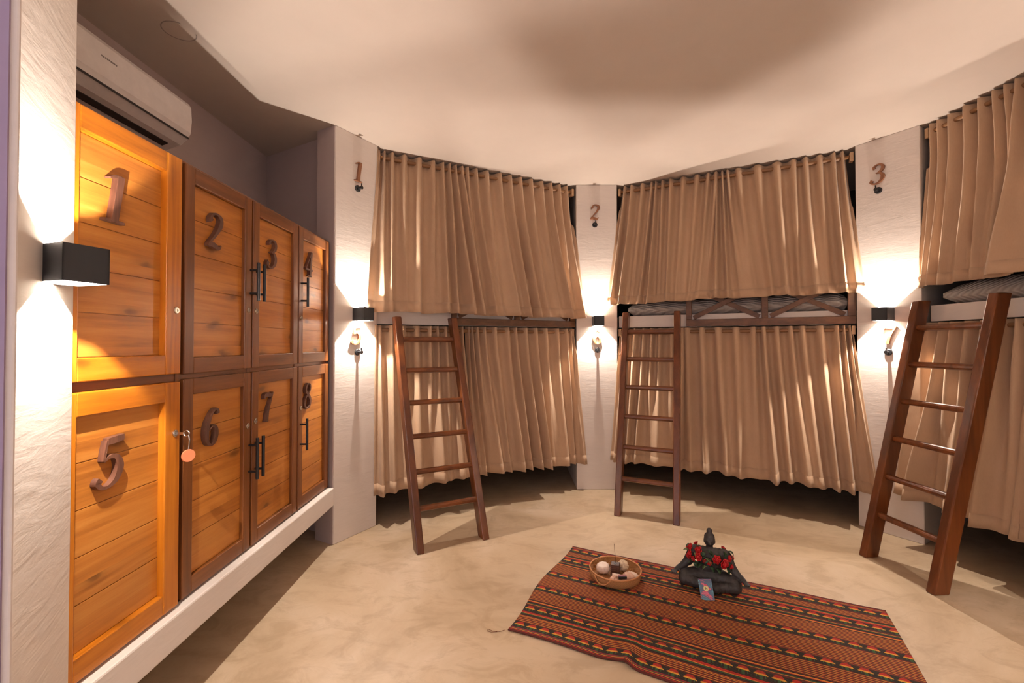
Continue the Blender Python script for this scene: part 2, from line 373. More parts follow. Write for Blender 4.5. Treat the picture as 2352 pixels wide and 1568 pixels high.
def locker_door(n, row, col):
    ya, yb = Y0[col] + (.006 if col else 0), Y0[col + 1] - .006
    if col == 0: yb = Y0[1] - .017
    gz = .013 if col == 0 else .008
    za, zb = (ZM + gz, Z1 - .004) if row == 0 else (Z0 + .008, ZM - gz)
    orange = col == 0
    s = .062 if orange else .046
    xf = XF + (.012 if orange else .006); xb = XF - .014
    rl = .060 if orange else .054
    bm = BM(); z = za + rl
    hgt = zb - rl - z; k = 5; ph = hgt / k
    for i in range(k): box(bm, xb, XF - .009, ya + s, yb - s, z + i * ph + .0013, z + (i + 1) * ph - .0013)
    box(bm, xb, XF - .013, ya + s - .002, yb - s + .002, z - .002, z + hgt + .002)
    fr = obj('door', bm, M['panel'], cab, bevel=.0012)
    fr['label'] = ('upper' if row == 0 else 'lower') + ' locker door numbered %d with %s frame' % (n, 'an orange pine' if orange else 'a dark brown')
    for q0, q1 in ((ya, ya + s), (yb - s, yb)):
        bm = BM(); box(bm, xb, xf, q0, q1, za, zb); obj('door_stile', bm, M['orange_z' if orange else 'dark_z'], fr, bevel=.003)
    for q0, q1 in ((za, za + rl), (zb - rl, zb)):
        bm = BM(); box(bm, xb, xf - .001, ya + s, yb - s, q0, q1); obj('door_rail', bm, M['orange_y' if orange else 'dark_y'], fr, bevel=.003)
    yc, zc = {1: (1.222, 1.56), 2: (1.634, 1.575), 3: (2.02, 1.568), 4: (2.396, 1.590), 5: (1.217, .854), 6: (1.627, .873), 7: (1.995, .891), 8: (2.386, .898)}[n]
    obj('number', digit(str(n), (XF - .0095, yc, zc), (0, 1, 0), (0, 0, 1), (1, 0, 0), .130, .017), M['darknumber'], fr, bevel=.001)
    # lock cylinder
    left = col in (2, 3)
    yl = (ya + .022) if left else (yb - .022)
    zl = {(0, 0): 1.275, (0, 1): 1.305, (0, 2): 1.305, (0, 3): 1.30, (1, 0): .888, (1, 1): .838, (1, 2): .848, (1, 3): .845}[(row, col)]
    bm = BM(); lathe(bm, [(.011, 0), (.011, .003), (.009, .005), (.004, .005), (.004, .003)], (xf - .0005, yl, zl), 20, (0, 1, 0), (0, 0, 1), (1, 0, 0))
    obj('lock_cylinder', bm, M['steel'], fr, smooth=False)
    if col:
        z0, z1 = ((1.345, 1.500) if row == 0 else (.622, .788))
        if col == 3: z0 += .012; z1 += .005
        if col == 1: yl += .012
        bm = BM(); xh = xf + .034
        tube(bm, [(xh, yl, z0), (xh, yl, z1)], .0062, 12)
        for zz in (z0 + .03, z1 - .03): tube(bm, [(xf - .002, yl, zz), (xh, yl, zz)], .0048, 10)
        obj('handle', bm, M['black'], fr, smooth=False)
    return fr
n = 1
for row in (0, 1):
    for col in range(4): locker_door(n, row, col); n += 1
# key with round fob in the lock of door 5
ky = thing('key', 'small steel key with round coral fob hanging in the lock of locker 5', 'key', (XF + .012, 1.436, .80))
bm = BM(); box(bm, XF + .014, XF + .04, 1.434, 1.4365, .884, .892)
tube(bm, [(XF + .04 + .009 * (1 - math.cos(a)), 1.4352, .888 + .009 * math.sin(a)) for a in [i * math.pi / 6 for i in range(13)]], .0018, 6)
obj('key_blade', bm, M['steel'], ky)
bm = BM(); tube(bm, [(XF + .056, 1.4352, .882), (XF + .058, 1.436, .868), (XF + .056, 1.437, .852), (XF + .054, 1.437, .838)], .0022, 6); obj('chain', bm, M['steel'], ky)
bm = BM(); lathe(bm, [(.006, -.003), (.019, -.003), (.020, 0), (.019, .003), (.006, .003)], (XF + .054, 1.437, .818), 28, (.5, .866, 0), (0, 0, 1), (.866, -.5, 0)); obj('fob', bm, M['copper'], ky)

# ------------------------------------------------------------------ air conditioner
ac = thing('air_conditioner', 'white split air conditioner mounted high on the recess wall above the lockers', 'air conditioner', (-1.69, 1.64, 2.06))
def xzprism(bm, prof, y0, y1):
    n = len(prof); a = [bm.verts.new((p[0], y0, p[1])) for p in prof]; b = [bm.verts.new((p[0], y1, p[1])) for p in prof]
    fs = [bm.faces.new(a), bm.faces.new(b[::-1])] + [bm.faces.new([a[i], b[i], b[(i + 1) % n], a[(i + 1) % n]]) for i in range(n)]
    bmesh.ops.recalc_face_normals(bm, faces=fs)
bm = BM(); xzprism(bm, [(-1.688, 2.045), (-1.688, 2.275), (-1.505, 2.275), (-1.483, 2.268), (-1.474, 2.250), (-1.470, 2.19), (-1.475, 2.135), (-1.487, 2.108), (-1.520, 2.080), (-1.60, 2.052)], 1.20, 2.08)
obj('housing', bm, M['acwhite'], ac, bevel=.006)
bm = BM(); xzprism(bm, [(-1.4862, 2.112), (-1.4842, 2.116), (-1.4818, 2.112), (-1.4845, 2.106)], 1.21, 2.075); obj('seam', bm, M['acdark'], ac)
bm = BM(); xzprism(bm, [(-1.572, 2.064), (-1.545, 2.073), (-1.544, 2.068), (-1.571, 2.058)], 1.24, 2.03); obj('air_slot', bm, M['acdark'], ac)
bm = BM()
for i in range(9): box(bm, -1.475, -1.4703, 1.615 + i * .0075, 1.620 + i * .0075, 2.200, 2.206)
for i in range(4): box(bm, -1.475, -1.4705, 1.63 + i * .0075, 1.635 + i * .0075, 2.186, 2.190)
obj('printed_mark', bm, M['grey'], ac)

# ------------------------------------------------------------------ wall lamps, wall numbers, hooks
def wall_lamp(center, nrm, z, label, depth=.100, half=.040, hz=.040):
    n = Vector((nrm[0], nrm[1], 0)).normalized(); t = Vector((n.y, -n.x, 0)); t = Vector((-n.y, n.x, 0))
    c = Vector((center[0], center[1], z))
    L = thing('wall_lamp', label, 'lamp', c, 'square black up-and-down wall lamps')
    up = Vector((0, 0, 1)); th = .003
    bm = BM()
    obox(bm, c + n * (th / 2 + .0005), n, t, up, th / 2, half, hz)                      # back plate
    obox(bm, c + n * (depth - th / 2), n, t, up, th / 2, half, hz)                      # front
    for s in (-1, 1): obox(bm, c + n * (depth / 2) + t * s * (half - th / 2), n, t, up, depth / 2, th / 2, hz)
    obj('housing', bm, M['lampmet'], L)
    bm = BM()
    obox(bm, c + n * (th + .0012), n, t, up, .0006, half - th, hz - .002)
    obox(bm, c + n * (depth - th - .0012), n, t, up, .0006, half - th, hz - .002)
    for s in (-1, 1): obox(bm, c + n * (depth / 2) + t * s * (half - th - .001), n, t, up, depth / 2 - th, .0006, hz - .002)
    obj('reflector', bm, M['lampin'], L)
    li = bpy.data.lights.new('bulb_light', 'POINT'); li.energy = LAMP_W; li.color = LAMP_COL; li.shadow_soft_size = .0035
    lo = bpy.data.objects.new('bulb_light', li); COL.objects.link(lo); lo.parent = L; lo.location = n * .053
    return L
def face(a, b, f=.5): p = a.lerp(b, f); return p, -outn(a, b)
LZ = 1.35
p1, n1 = face(P1L, P1R); p2, n2 = face(P2L, P2R); p3, n3 = face(P3L, P3R); p4, n4 = face(P4L, P4R); p5, n5 = face(P5L, P5R)
wall_lamp(p1 + d1 * .006, n1, LZ, 'black wall lamp between the wooden 1 and 5, on the pillar beside the lockers')
wall_lamp(p2, n2, LZ, 'black wall lamp above the wooden 6, on the middle pillar')
wall_lamp(p3 - V2(.003, -.003), n3, LZ, 'black wall lamp above the wooden 7, on the pillar left of the third ladder')
wall_lamp(p4, n4, LZ, 'black wall lamp on the right-hand pillar beyond the picture edge')
wall_lamp(p5, n5, LZ, 'black wall lamp on the near pillar beside the doorway')
pc = P0F.lerp(P0N, .395); wall_lamp(pc + V2(.006, -.004), (.955, -.30), 1.334, 'largest black wall lamp, on the near left pillar in front of locker 1', depth=.098, half=.041, hz=.038)

def wall_number(ch, p, n, z, label, h=.122, roll=0, dx=0):
    n3_ = Vector((n.x, n.y, 0)); r = Vector((-n.y, n.x, 0)); c = Vector((p.x, p.y, z)) + r * dx + n3_ * .0008
    o = obj('wall_number', digit(ch, c, r, (0, 0, 1), n3_, h, .014, roll=roll), M['number'], bevel=.001); tag(o, label, 'number')
def wall_hook(p, n, z, label, dx=0):
    n3_ = Vector((n.x, n.y, 0)); r = Vector((-n.y, n.x, 0)); c = Vector((p.x, p.y, z)) + r * dx
    H = thing('wall_hook', label, 'hook', c, 'black coat hooks under the numbers')
    bm = BM(); lathe(bm, [(.021, 0), (.021, .006), (.017, .009)], c, 24, r, (0, 0, 1), n3_); obj('base_plate', bm, M['black'], H)
    bm = BM(); tube(bm, [c + n3_ * .008, c + n3_ * .035], .0065, 12); lathe(bm, [(.010, .035), (.011, .038), (.010, .042)], c, 16, r, (0, 0, 1), n3_)
    tube(bm, [c + n3_ * .037, c + n3_ * .037 + Vector((0, 0, .026))], .0042, 8); obj('peg', bm, M['black'], H)
for (p, n, a, b, where, da) in ((p1, n1, '1', '5', 'the pillar beside the lockers', (0, -.0)), (p2, n2, '2', '6', 'the middle pillar', (-.015, 0)), (p3, n3, '3', '7', 'the pillar left of the third ladder', (-.04, 0))):
    wall_number(a, p, n, 2.232, 'brown wooden number %s high on %s' % (a, where), dx=da[0])
    wall_number(b, p, n, 1.222, 'brown wooden number %s under the lamp on %s' % (b, where), h=.115, dx={'5': -.01, '6': .0, '7': .01}[b], roll={'5': 0, '6': .25, '7': 0}[b])
    wall_hook(p, n, 2.130, 'black wall hook under the wooden number %s' % a, dx=da[0])
    wall_hook(p, n, 1.118, 'black wall hook under the wooden number %s' % b, dx=.004)

# ------------------------------------------------------------------ bunks
ALC = {1: (P1R, P2L, 'left'), 2: (P2R, P3L, 'middle'), 3: (P3R, P4L, 'right')}
def frame(k):
    A, B, nm = ALC[k]; d = (B - A).normalized(); o = outn(A, B); return A, B, d, o, (B - A).length
def pt(k, u, off, z):
    A, B, d, o, L = frame(k); p = A + d * u + o * off; return Vector((p.x, p.y, z))
def kbox(bm, k, u0, u1, o0_, o1_, z0, z1):
    hexa(bm, [pt(k, u0, o0_, z0), pt(k, u1, o0_, z0), pt(k, u1, o1_, z0), pt(k, u0, o1_, z0)], [pt(k, u0, o0_, z1), pt(k, u1, o0_, z1), pt(k, u1, o1_, z1), pt(k, u0, o1_, z1)])
def kbar(bm, k, ua, za, ub, zb, wd, oa, ob):             # a bar in the rail plane
    d = Vector((ub - ua, zb - za)).normalized(); n_ = Vector((-d.y, d.x)) * wd / 2
    q = [(ua - n_.x, za - n_.y), (ub - n_.x, zb - n_.y), (ub + n_.x, zb + n_.y), (ua + n_.x, za + n_.y)]
    hexa(bm, [pt(k, u, oa, z) for u, z in q], [pt(k, u, ob, z) for u, z in q])
for k in (1, 2, 3):
    A, B, d, o, L = frame(k)
    nm = ALC[k][2]
    root = thing('bunk_bed', {1: 'built-in bunk with pale concrete platform behind the ladder nearest the lockers', 2: 'built-in bunk between the middle pillar and number 3 pillar, crossed guard rail showing', 3: 'built-in bunk behind the rightmost ladder, its guard rail cut by the frame edge'}[k], 'bunk bed', pt(k, L / 2, .02, 0), 'built-in bunks between the pillars')
    bm = BM(); kbox(bm, k, 0.002, L - .002, .052, .10, 1.300, 1.392)
    q = [pt(k, .0, .10, 0), pt(k, L, .10, 0), pt(k, L + .5, 1.04, 0), pt(k, -.5, 1.04, 0)]
    prism(bm, [(v.x, v.y) for v in q], 1.300, 1.392); obj('platform', bm, M['plaster'], root)
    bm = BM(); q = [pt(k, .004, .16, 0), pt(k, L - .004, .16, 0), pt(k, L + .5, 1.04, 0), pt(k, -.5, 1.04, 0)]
    prism(bm, [(v.x, v.y) for v in q], .27, .36); obj('lower_platform', bm, M['alcove_shade'], root)
    ua, ub = .52, L + .004; oa, ob = .020, .050; um = (ua + ub) / 2 + .0
    bm = BM(); kbox(bm, k, ua, ub, oa, ob, 1.302, 1.352); kbox(bm, k, ua, ub, oa, ob, 1.60, 1.64)
    obj('guard_rail', bm, M['rail'], root, bevel=.003)
    for (u0, u1) in ((ua, ua + .038), (um - .02, um + .02), (ub - .045, ub)):
        bm = BM(); kbox(bm, k, u0, u1, oa + .003, ob, 1.352, 1.60 if u1 != ub else 1.755); obj('post', bm, M['rail'], root, bevel=.003)
    for (u0, u1) in ((ua + .038, um - .02), (um + .02, ub - .045)):
        for f_, (z0, z1) in enumerate(((1.352, 1.60), (1.60, 1.352))):
            bm = BM(); kbar(bm, k, u0 + .014, z0 + (.012 if f_ == 0 else -.012), u1 - .014, z1 - (.012 if f_ == 0 else -.012), .034, oa + .008 + f_ * .016, ob - .018 + f_ * .014); obj('cross_brace', bm, M['rail'], root, bevel=.002)
    # mattress: soft rounded slab
    bm = BM(); nu, nv = 40, 12; u0, u1 = .075, L - .012; rnd = random.Random(k)
    def mp(i, j, top):
        fu = i / nu; fv = j / nv; e = min(fu, 1 - fu) * 14; g = min(fv, 1 - fv) * 8
        sq = (1 - max(0, 1 - e) ** 2) ** .5 if e < 1 else 1; sg = (1 - max(0, 1 - g) ** 2) ** .5 if g < 1 else 1
        h = .06 * sq * sg + (.006 * math.sin(fu * 60 + math.sin(fv * 9) * 2) * sg * sq)
        return pt(k, u0 + (u1 - u0) * fu, .055 + .75 * fv, 1.455 + (h if top else -.062 * min(1, .4 + sq * sg)))
    T = [[bm.verts.new(mp(i, j, True)) for j in range(nv + 1)] for i in range(nu + 1)]
    Bm = [[bm.verts.new(mp(i, j, False)) for j in range(nv + 1)] for i in range(nu + 1)]
    for i in range(nu):
        for j in range(nv):
            bm.faces.new([T[i][j], T[i + 1][j], T[i + 1][j + 1], T[i][j + 1]]); bm.faces.new([Bm[i][j], Bm[i][j + 1], Bm[i + 1][j + 1], Bm[i + 1][j]])
    for i in range(nu):
        bm.faces.new([T[i][0], Bm[i][0], Bm[i + 1][0], T[i + 1][0]]); bm.faces.new([T[i][nv], T[i + 1][nv], Bm[i + 1][nv], Bm[i][nv]])
    for j in range(nv):
        bm.faces.new([T[0][j], T[0][j + 1], Bm[0][j + 1], Bm[0][j]]); bm.faces.new([T[nu][j], Bm[nu][j], Bm[nu][j + 1], T[nu][j + 1]])
    bmesh.ops.recalc_face_normals(bm, faces=bm.faces[:])
    mo = obj('mattress', bm, M['bed'], smooth=True)
    tag(mo, {1: 'grey mattress hidden behind the upper curtain nearest the lockers', 2: 'grey rumpled mattress behind the crossed guard rail of the middle bunk', 3: 'grey mattress end showing above the rightmost ladder'}[k], 'mattress', 'mattresses on the upper bunks')
    # rods with their wooden end blocks
    for row, zr in (('upper', 2.405), ('lower', 1.262)):
        R_ = thing('curtain_rod', 'pale wooden curtain rod of the %s %s bunk' % (row, {1: 'first', 2: 'second', 3: 'third'}[k]) + {1: ' beside the lockers', 2: ' at the middle', 3: ' at the right'}[k], 'curtain rod', pt(k, L / 2, .05, zr), 'curtain rods across the bunks')
        bm = BM(); tube(bm, [pt(k, .012 + (L - .024) * i / 20, .05, zr) for i in range(21)], .0125, 12); obj('rod', bm, M['rod'], R_, smooth=True)
        for (q0, q1) in ((.0015, .022), (L - .022, L - .0015)):
            bm = BM(); kbox(bm, k, q0, q1, .026, .074, zr - .032, zr + .026); obj('end_block', bm, M['bracket'], R_, bevel=.003)

# ------------------------------------------------------------------ curtains
def interp(L, p):
    i = int(math.floor(p)); n = len(L)
    if i < 0: return L[0] + (p) * (L[1] - L[0])
    if i >= n - 1: return L[-1] + (p - n + 1) * (L[-1] - L[-2])
    f = p - i; return L[i] * (1 - f) + L[i + 1] * f
def curtain(k, row, top, bot, label, seed, back=0.0, zb=(1.4, 1.4), amp=.036, swing=.14, trim=(0, 0)):
    rnd = random.Random(seed); zr = 2.405 if row == 'upper' else 1.262
    zt = zr + .040 if row == 'upper' else zr + .030
    nt, nb = len(top), len(bot); NS = max(nt, nb) * 12; NZ = 30
    At = [rnd.uniform(.027, .034) for _ in top]; Ab = [rnd.uniform(.5, 1.25) * amp for _ in bot]
    Gt = [rnd.choice((.12, .5, 1.15, 1.6)) * amp * 1.1 for _ in top]
    ph = rnd.uniform(0, 6)
    lean = [rnd.uniform(-.5, .5) for _ in top]
    grid = []
    for i in range(NS + 1):
        s = i / NS; pt_ = -.5 + s * nt; pb = -.5 + s * nb
        kt = .12; ut = interp(top, pt_ - kt * math.sin(2 * math.pi * pt_) / (2 * math.pi))
        pm = -.5 + (pt_ + .5 - .22 * math.sin(2 * math.pi * pt_) / (2 * math.pi)) * nb / nt
        ubm = interp(bot, pm)
        at = interp(At, max(0, min(nt - 1, pt_))); ab = interp(Ab, max(0, min(nb - 1, pb))); gt = interp(Gt, max(0, min(nt - 1, pt_)))
        zbot = zb[0] + (zb[1] - zb[0]) * s + .004 * math.sin(s * 17 + ph)
        col = []
        for j in range(NZ + 1):
            f = j / NZ; z = zt + (zbot - zt) * f
            w_ = sm(f * 1.05)
            c = math.cos(2 * math.pi * pt_ + .5 * w_ * interp(lean, max(0, min(nt - 1, pt_)))); ct = math.copysign(abs(c) ** .7, c)
            dep = (at * (1 - w_) + gt * w_) * ct + 1.0 * w_ * sm(f * 1.6 - .4) * ab * math.cos(2 * math.pi * pb * .5 + ph)
            if dep < 0: dep *= (1 - .35 * w_)
            u = ut + (ubm - ut) * f ** 1.15
            w2 = f ** (1.35 if row == 'upper' else 1.2)
            off = .05 + back * sm(f * 4) - swing * w2 - dep
            Lk = frame(k)[4]; ex_ = max(-u, u - Lk) + .012     # stay in front of the pillar faces and the guard rail
            if ex_ > 0: off = min(off, .030 - 2.6 * ex_ if ex_ < .012 else -.0012 - .60 * (ex_ - .012) - .006)
            if row == 'upper' and z < 1.68: off = min(off, .012)
            col.append(pt(k, u, off, z))
        grid.append(col)
    def sheet(j0, j1, push, th):
        bm = BM(); g = []
        for i in range(len(grid)):
            a, b = grid[max(i - 1, 0)], grid[min(i + 1, len(grid) - 1)]
            row_ = []
            for j in range(j0, j1 + 1):
                tx = (b[j] - a[j]); nn = Vector((tx.y, -tx.x, 0)); nn = nn.normalized() if nn.length > 1e-6 else Vector((0, -1, 0))
                row_.append((grid[i][j], nn))
            g.append(row_)
        F_ = [[bm.verts.new(p + n_ * (push)) for p, n_ in r] for r in g]; K_ = [[bm.verts.new(p - n_ * (th - push)) for p, n_ in r] for r in g]
        I, J = len(g), len(g[0])
        for i in range(I - 1):
            for j in range(J - 1):
                bm.faces.new([F_[i][j], F_[i][j + 1], F_[i + 1][j + 1], F_[i + 1][j]]); bm.faces.new([K_[i][j], K_[i + 1][j], K_[i + 1][j + 1], K_[i][j + 1]])
        for j in range(J - 1):
            bm.faces.new([F_[0][j], K_[0][j], K_[0][j + 1], F_[0][j + 1]]); bm.faces.new([F_[-1][j], F_[-1][j + 1], K_[-1][j + 1], K_[-1][j]])
        for i in range(I - 1):
            bm.faces.new([F_[i][0], F_[i + 1][0], K_[i + 1][0], K_[i][0]]); bm.faces.new([F_[i][-1], K_[i][-1], K_[i + 1][-1], F_[i + 1][-1]])
        bmesh.ops.recalc_face_normals(bm, faces=bm.faces[:]); return bm
    um = (top[0] + top[-1]) / 2
    r_ = thing('curtain', label, 'curtain', pt(k, um, .05, zr), 'tan curtains on the bunks')
    obj('cloth', sheet(0, NZ, 0, .002), M['fabric'], r_, smooth=True)
    # hem: the turned-up last rows, a little thicker
    hem = sheet(NZ - 2, NZ, .0012, .0044); obj('hem', hem, M['fabric'], r_, smooth=True)
curtain(1, 'upper', [.017, .049, .1, .182, .285, .388, .458, .503, .55, .60], [-.05, .02, .10, .19, .29, .40, .50, .60, .71], 'upper curtain panel nearest the lockers, hanging over the top of the first ladder', 3, back=-.018, zb=(1.372, 1.375), amp=.034, swing=.125)
curtain(1, 'upper', [.64, .705, .792, .9, .988, 1.075, 1.168, 1.267, 1.35, 1.43, 1.50], [.74, .83, .93, 1.04, 1.14, 1.24, 1.35, 1.45, 1.53, 1.60], 'upper curtain panel ending beside the wooden 2, left of the middle pillar', 8, back=.010, zb=(1.372, 1.372), swing=.11)
curtain(1, 'lower', [.022, .101, .176, .276, .368, .418, .48, .55, .60], [.03, .13, .235, .32, .40, .48, .56, .65], 'lower curtain panel behind the first ladder, beside the wooden 5', 11, back=-.012, zb=(.20, .24), swing=.07, amp=.036)
curtain(1, 'lower', [.65, .677, .717, .773, .856, .971, 1.03, 1.12, 1.212, 1.298, 1.411, 1.502, 1.54], [.70, .77, .85, .942, 1.044, 1.135, 1.226, 1.32, 1.43, 1.52, 1.60], 'lower curtain panel right of the first ladder, ending beside the wooden 6', 14, back=.008, zb=(.235, .205), swing=.07)
curtain(2, 'upper', [.055, .109, .199, .271, .298, .35, .409, .502, .602, .68, .73], [-.02, .09, .18, .28, .37, .47, .57, .66], 'upper curtain panel right of the middle pillar, above the second ladder', 21, back=-.012, zb=(1.475, 1.495), swing=.10, amp=.032)
curtain(2, 'upper', [.735, .775, .806, .875, 1.004, 1.124, 1.226, 1.292, 1.375, 1.455, 1.50], [.74, .84, .95, 1.06, 1.17, 1.27, 1.37, 1.47, 1.56], 'upper curtain panel left of the wooden 3, above the crossed guard rail', 25, back=.008, zb=(1.495, 1.500), swing=.10, amp=.026)
curtain(2, 'lower', [.055, .136, .203, .264, .323, .421, .49], [.0, .10, .19, .28, .38, .47], 'lower curtain panel behind the second ladder', 31, back=-.01, zb=(.235, .235), swing=.07)
curtain(2, 'lower', [.523, .628, .739, .858, .974, 1.032, 1.114, 1.198, 1.262, 1.369, 1.465, 1.50, 1.53], [.56, .70, .84, .95, 1.08, 1.19, 1.30, 1.40, 1.49, 1.57, 1.63], 'lower curtain panel between the second ladder and the wooden 7', 36, back=.012, zb=(.235, .215), swing=.10, amp=.040)
curtain(3, 'upper', [.040, .085, .15, .241, .316, .387, .44], [.02, .08, .15, .24, .33, .41, .48], 'upper curtain panel right of the wooden 3 at the edge of the picture', 41, back=.012, zb=(1.50, 1.50), swing=.07)
curtain(3, 'upper', [.49, .55, .66, .78, .90, 1.02, 1.14, 1.27, 1.40, 1.54], [.50, .62, .74, .86, .98, 1.1, 1.24, 1.38, 1.53], 'upper curtain panel at the far right edge, mostly out of the picture', 44, back=-.012, zb=(1.50, 1.50), swing=.11)
curtain(3, 'lower', [.017, .084, .146, .235, .313, .411, .478], [-.08, .0, .09, .18, .27, .36, .46], 'lower curtain panel seen between the stiles of the rightmost ladder', 51, back=-.01, zb=(.26, .25), swing=.07)
curtain(3, 'lower', [.54, .66, .78, .90, 1.02, 1.14, 1.27, 1.40, 1.54], [.50, .66, .82, .95, 1.1, 1.24, 1.38, 1.54], 'lower curtain panel right of the rightmost ladder', 54, back=.012, zb=(.24, .23), swing=.07)

# ------------------------------------------------------------------ ladders
def ladder(fl, fr_, tl, tr, zt, label):
    """feet and tops of the left and right stile centre lines"""
    fl, fr_, tl, tr = [Vector(v) for v in (fl, fr_, tl, tr)]
    e1 = (fr_ - fl).normalized(); mid0 = (fl + fr_) / 2; mid1 = (tl + tr) / 2
    e2 = V2(-e1.y, e1.x)                                 # horizontal, away from the climber
    Lr = thing('ladder', label, 'ladder', (mid0.x, mid0.y, 0), 'wooden bunk ladders')
    ax = Vector((mid1.x - mid0.x, mid1.y - mid0.y, zt)).normalized()
    P3 = lambda f, t_, s: Vector((f.x + (t_.x - f.x) * s, f.y + (t_.y - f.y) * s, zt * s))
    # local frame so that wood grain follows the rungs
    for f, t_ in ((fl, tl), (fr_, tr)):
        a = .022; b = .040
        bot_ = [Vector((f.x, f.y, 0)) + Vector((e1.x, e1.y, 0)) * a * i + Vector((e2.x, e2.y, 0)) * b * j for i, j in ((-1, -1), (1, -1), (1, 1), (-1, 1))]
        top_ = [Vector((t_.x, t_.y, zt)) + Vector((e1.x, e1.y, 0)) * a * i + Vector((e2.x, e2.y, 0)) * b * j for i, j in ((-1, -1), (1, -1), (1, 1), (-1, 1))]
        bm = BM(); hexa(bm, bot_, top_); obj('stile', bm, M['ladder'], Lr, bevel=.006)
    for i in range(6):
        s = .160 + .146 * i; pa, pb = P3(fl, tl, s), P3(fr_, tr, s); d = (pb - pa).normalized()
        pa = pa + d * .018; pb = pb - d * .018
        nrm = ax.cross(d).normalized()
        bm = BM(); n_ = 12; rings = []
        for q in (pa, pb):
            rings.append([bm.verts.new(q + ax * .0165 * math.copysign(abs(math.cos(2 * math.pi * k_ / n_)) ** .8, math.cos(2 * math.pi * k_ / n_)) + nrm * .021 * math.copysign(abs(math.sin(2 * math.pi * k_ / n_)) ** .7, math.sin(2 * math.pi * k_ / n_))) for k_ in range(n_)])
        for q in range(n_): bm.faces.new([rings[0][q], rings[0][(q + 1) % n_], rings[1][(q + 1) % n_], rings[1][q]])
        bm.faces.new(rings[0][::-1]); bm.faces.new(rings[1]); bmesh.ops.recalc_face_normals(bm, faces=bm.faces[:])
        obj('rung', bm, M['rung'], Lr, smooth=False)
def top2(k, u, off=-.080): v = pt(k, u, off, 0); return (v.x, v.y)
ladder((-.523, 2.575), (-.170, 2.762), top2(1, .112, -.060), top2(1, .492, -.060), 1.345, 'brown wooden ladder leaning left on the bunk nearest the lockers')
ladder((.728, 3.135), (1.072, 2.975), top2(2, .082, -.040), top2(2, .465, -.040), 1.415, 'brown wooden ladder standing between the middle pillar and the crossed guard rail')
ladder((1.965, 2.525), (1.995, 2.150), top2(3, .048, -.045), top2(3, .470, -.045), 1.415, 'largest brown wooden ladder, leaning against the bunk at the right edge')

# ------------------------------------------------------------------ rug
RW, RD = 1.437, .851
ru = Vector((1.29, -.63, 0)).normalized(); rv = Vector((.37, .766, 0)).normalized(); RC = Vector((-.030, 1.868, 0))
def rug_mat():
    t = NT('striped_woven_rug', .9)
    uvn = t.n('ShaderNodeUVMap'); sp = t.n('ShaderNodeSeparateXYZ'); t.link(uvn.outputs[0], sp.inputs[0])
    u, v = sp.outputs[0], sp.outputs[1]
    vm = t.math('MINIMUM', v, t.math('SUBTRACT', 1.0, v))
    K = srgb(24, 12, 10); RD_ = srgb(172, 30, 18); OR = srgb(214, 128, 44); BR = srgb(120, 52, 24); GR = srgb(36, 78, 44); YL = srgb(222, 160, 48); DR = srgb(84, 26, 14); MG = srgb(140, 24, 44)
    st = [(0, DR), (.008, RD_), (.014, K), (.018, OR), (.022, GR), (.026, MG), (.032, DR), (.084, DR), (.088, BR),
          (.130, OR), (.136, DR), (.142, K), (.152, GR), (.158, OR), (.164, RD_), (.172, K), (.176, DR), (.236, DR), (.240, OR), (.246, GR), (.252, K), (.262, RD_), (.268, OR), (.275, K), (.284, BR), (.38, DR), (.436, BR)]
    base = t.ramp(vm, st, 'CONSTANT').outputs[0]
    # fine pinstripes in the plain brown fields
    fz = t.ramp(vm, [(0, (0, 0, 0, 1)), (.088, (1, 1, 1, 1)), (.130, (0, 0, 0, 1)), (.284, (1, 1, 1, 1)), (.38, (0, 0, 0, 1)), (.436, (1, 1, 1, 1))], 'CONSTANT').outputs[0]
    sv = t.math('FRACT', t.math('MULTIPLY', v, 84.0))
    pin = t.ramp(sv, [(0, srgb(124, 30, 12)), (.28, srgb(24, 14, 8)), (.56, srgb(226, 152, 60)), (.78, srgb(124, 34, 12))], 'CONSTANT').outputs[0]
    col = t.mix(fz, base, pin)
    inside = None; sg = None
    for c in (.058, .205, .408, .592, .795, .942):
        dlt = t.math('DIVIDE', t.math('SUBTRACT', v, c), .024)
        mk = t.math('LESS_THAN', t.math('ABSOLUTE', dlt), 1.0)
        ms = t.math('MULTIPLY', dlt, mk)
        inside = mk if inside is None else t.math('ADD', inside, mk); sg = ms if sg is None else t.math('ADD', sg, ms)
    x = t.math('MULTIPLY', t.math('ABSOLUTE', t.math('SUBTRACT', t.math('FRACT', t.math('DIVIDE', u, .056)), .5)), 2.0)
    # small stepped shapes: quantise both directions as a weave would
    sgq = t.math('DIVIDE', t.math('ROUND', t.math('MULTIPLY', sg, 5.0)), 5.0); xq = t.math('DIVIDE', t.math('ROUND', t.math('MULTIPLY', x, 8.0)), 8.0)
    tri = t.ramp(t.math('MULTIPLY_ADD', sgq, .5, .5), [(0, GR), (.30, srgb(70, 110, 40)), (.42, YL), (.54, OR), (.62, RD_)], 'CONSTANT').outputs[0]
    mot = t.mix(t.math('GREATER_THAN', t.math('ADD', xq, t.math('MULTIPLY', t.math('ABSOLUTE', sgq), .5)), .82), tri, srgb(26, 26, 18))
    mot = t.mix(t.math('MULTIPLY', t.math('GREATER_THAN', t.math('FRACT', t.math('MULTIPLY', xq, 2.6)), .62), t.math('LESS_THAN', sgq, -.1)), mot, srgb(30, 20, 14))
    col = t.mix(inside, col, mot)
    nn = t.noise(t.coord(), 90, 4); col = t.mix(t.math('MULTIPLY', nn, .45), col, srgb(50, 20, 10))
    t.color(col)
    rib = t.math('SINE', t.math('MULTIPLY', v, 1100.0)); t.bump(t.math('ADD', rib, nn), .25, .002)
    return t.m
